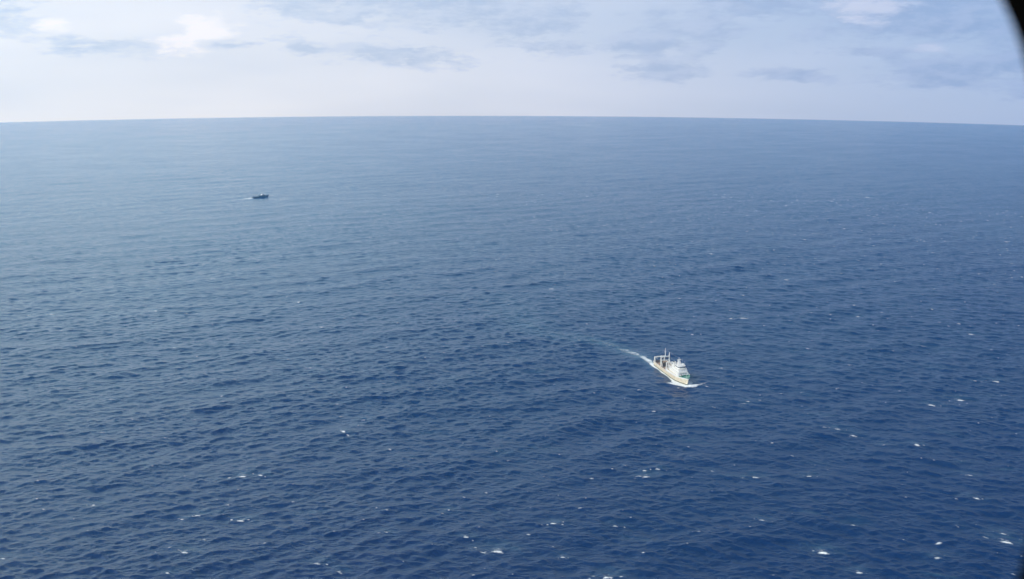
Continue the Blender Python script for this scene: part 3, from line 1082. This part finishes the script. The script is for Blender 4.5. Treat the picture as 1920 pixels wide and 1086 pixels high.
loft_simple(FL, [(lambda t: -1.2, 0, -3), (lambda t: .3, .2, -2), (lambda t: 2.2 + 1.3 * max(0, t - .55) ** 1.5 * 3, 1, 0)], 'hull', M['navy'], boat)
b = MB()
prev = None
for k in range(25):
    t = k / 24 * .97
    y = max(fb(t, 1) - .15, .03)
    z = 1.9 + 1.3 * max(0, t - .55) ** 1.5 * 3
    cur = [b.bm.verts.new((t * FL, -y, z)), b.bm.verts.new((t * FL, y, z))]
    if prev:
        b.bm.faces.new((prev[0], cur[0], cur[1], prev[1]))
    prev = cur
b.build('deck', M['greydeck'], boat)
MB().prism([(FL * .34, 2.3), (FL * .78, 2.4), (FL * .72, 3.9), (FL * .36, 3.9)], -2.7, 2.7).build('deckhouse', M['greydeck'], boat, bevel=.1)
w = MB().prism([(FL * .54, 3.92), (FL * .71, 3.92), (FL * .68, 5.8), (FL * .55, 5.8)], -2.3, 2.3).build('wheelhouse', M['white'], boat, bevel=.1)
for y in (-1.5, -.5, .5, 1.5):
    MB().box((FL * .695, y, 5.5), (.08, .8, .8), ry=math.radians(-18)).build('window', M['glass'], w)
for s_ in (-1, 1):
    for k in range(3):
        MB().box((FL * (.575 + .04 * k), s_ * 2.31, 5.4), (.9, .06, .8)).build('window', M['glass'], w)
mt = MB().bar((FL * .58, 0, 6.2), (FL * .57, 0, 10.4), .3, .14).bar((FL * .575, -1.4, 8.6), (FL * .575, 1.4, 8.6), .12).build('mast', M['white'], boat)
MB().box((FL * .59, 0, 9.4), (.3, 2.2, .3)).build('radar_scanner', M['white'], mt)
MB().bar((FL * .22, 0, 2.3), (FL * .20, 0, 7.2), .2, .12).bar((FL * .22, 0, 3.4), (FL * .32, 0, 6.4), .14).build('stern_crane', M['greydeck'], boat)
MB().box((FL * .40, 0, 5.6), (2.0, 1.6, 2.0), taper=.8).build('funnel', M['navy'], boat, bevel=.1)
gun = MB().bar((FL * .84, 0, 3.0), (FL * .84, 0, 3.9), .8, .6).bar((FL * .84, 0, 3.8), (FL * .93, 0, 4.3), .12).build('deck_gear', M['greydeck'], boat)
# a low dinghy on the after deck
MB().ball((FL * .12, 0, 3.0), .9, (2.2, 1.1, .6)).build('dinghy', M['mauve'], boat, smooth=True)
b = MB()
for s_ in (-1, 1):
    b.bar((.5, s_ * 3.8, 3.7), (FL * .6, s_ * 3.9, 3.7), .06, seg=5)
    for k in range(11):
        b.bar((.5 + k * FL * .058, s_ * 3.85, 2.4), (.5 + k * FL * .058, s_ * 3.85, 3.7), .05, seg=5)
b.build('guard_rail', M['white'], boat)
boat.location = (F_STERN.x, F_STERN.y, F_STERN.z)
boat.rotation_euler = (0, 0, far_a)

# ================================================================== the aircraft window
fr = empty('aircraft_window_frame', 'black rounded window frame of the aircraft, out of focus at the right edge', 'window frame')
DW = 0.45
a_in, b_in, n_in = 1100 / FPX * DW, 868 / FPX * DW, 3.6
cxw, cyw = (855 - 960) / FPX * DW, (543 - 578) / FPX * DW


def sup(th, a, b, n):
    ct, st = math.cos(th), math.sin(th)
    r = (abs(ct / a) ** n + abs(st / b) ** n) ** (-1 / n)
    return r * ct, r * st


def ring_mesh(profile, name, mat_):
    """profile: list of (outward offset, depth towards the cabin)"""
    b = MB()
    n = 160
    rows = []
    for k in range(n):
        th = 2 * math.pi * k / n
        x, y = sup(th, a_in, b_in, n_in)
        x2, y2 = sup(th + .001, a_in, b_in, n_in)
        tx, ty = x2 - x, y2 - y
        l = math.hypot(tx, ty)
        nx_, ny_ = ty / l, -tx / l
        rows.append([b.bm.verts.new((cxw + x + nx_ * o, cyw + y + ny_ * o, d)) for o, d in profile])
    m_ = len(profile)
    for k in range(n):
        A, B = rows[k], rows[(k + 1) % n]
        for i_ in range(m_):
            b.bm.faces.new((A[i_], A[(i_ + 1) % m_], B[(i_ + 1) % m_], B[i_]))
    return b.build(name, mat_, fr, smooth=False)


rubber = paint('black_rubber', (0.0015, 0.0015, 0.0015), 1.0, None)
plastic = paint('black_cabin_plastic', (0.0015, 0.0015, 0.0015), 1.0, None)
ring_mesh([(0.0, -DW + .0), (0.003, -DW + .006), (0.011, -DW + .007), (0.012, -DW - .004), (0.003, -DW - .004)], 'seal', rubber)
ring_mesh([(0.0112, -DW + .001), (0.014, -DW + .016), (0.055, -DW + .022), (0.060, -DW - .012), (0.0125, -DW - .012)], 'bezel', plastic)
for m_k in (rubber, plastic):
    m_k.node_tree.nodes['Principled BSDF'].inputs['Specular IOR Level'].default_value = 0.02
fr['kind'] = 'thing'
fr.matrix_world = mat.copy()

# ================================================================== haze
HAZE = 1.0e-4
HTOP = 760.0
hz = MB()
hz.box((0, 0, (-470 + HTOP) / 2), (18760, 18760, HTOP + 470))
hm_ = bpy.data.materials.new('haze_air')
hm_.use_nodes = True
hn = hm_.node_tree
hn.nodes.clear()
pv = hn.nodes.new('ShaderNodeVolumePrincipled')
pv.inputs['Color'].default_value = (0.18, 0.54, 1.0, 1)
pv.inputs['Density'].default_value = HAZE
pv.inputs['Anisotropy'].default_value = 0.3
ho = hn.nodes.new('ShaderNodeOutputMaterial')
hn.links.new(pv.outputs[0], ho.inputs['Volume'])
haze = hz.build('haze', hm_)
tag(haze, 'thin pale blue sea haze that whitens the horizon', 'haze', kind='stuff')
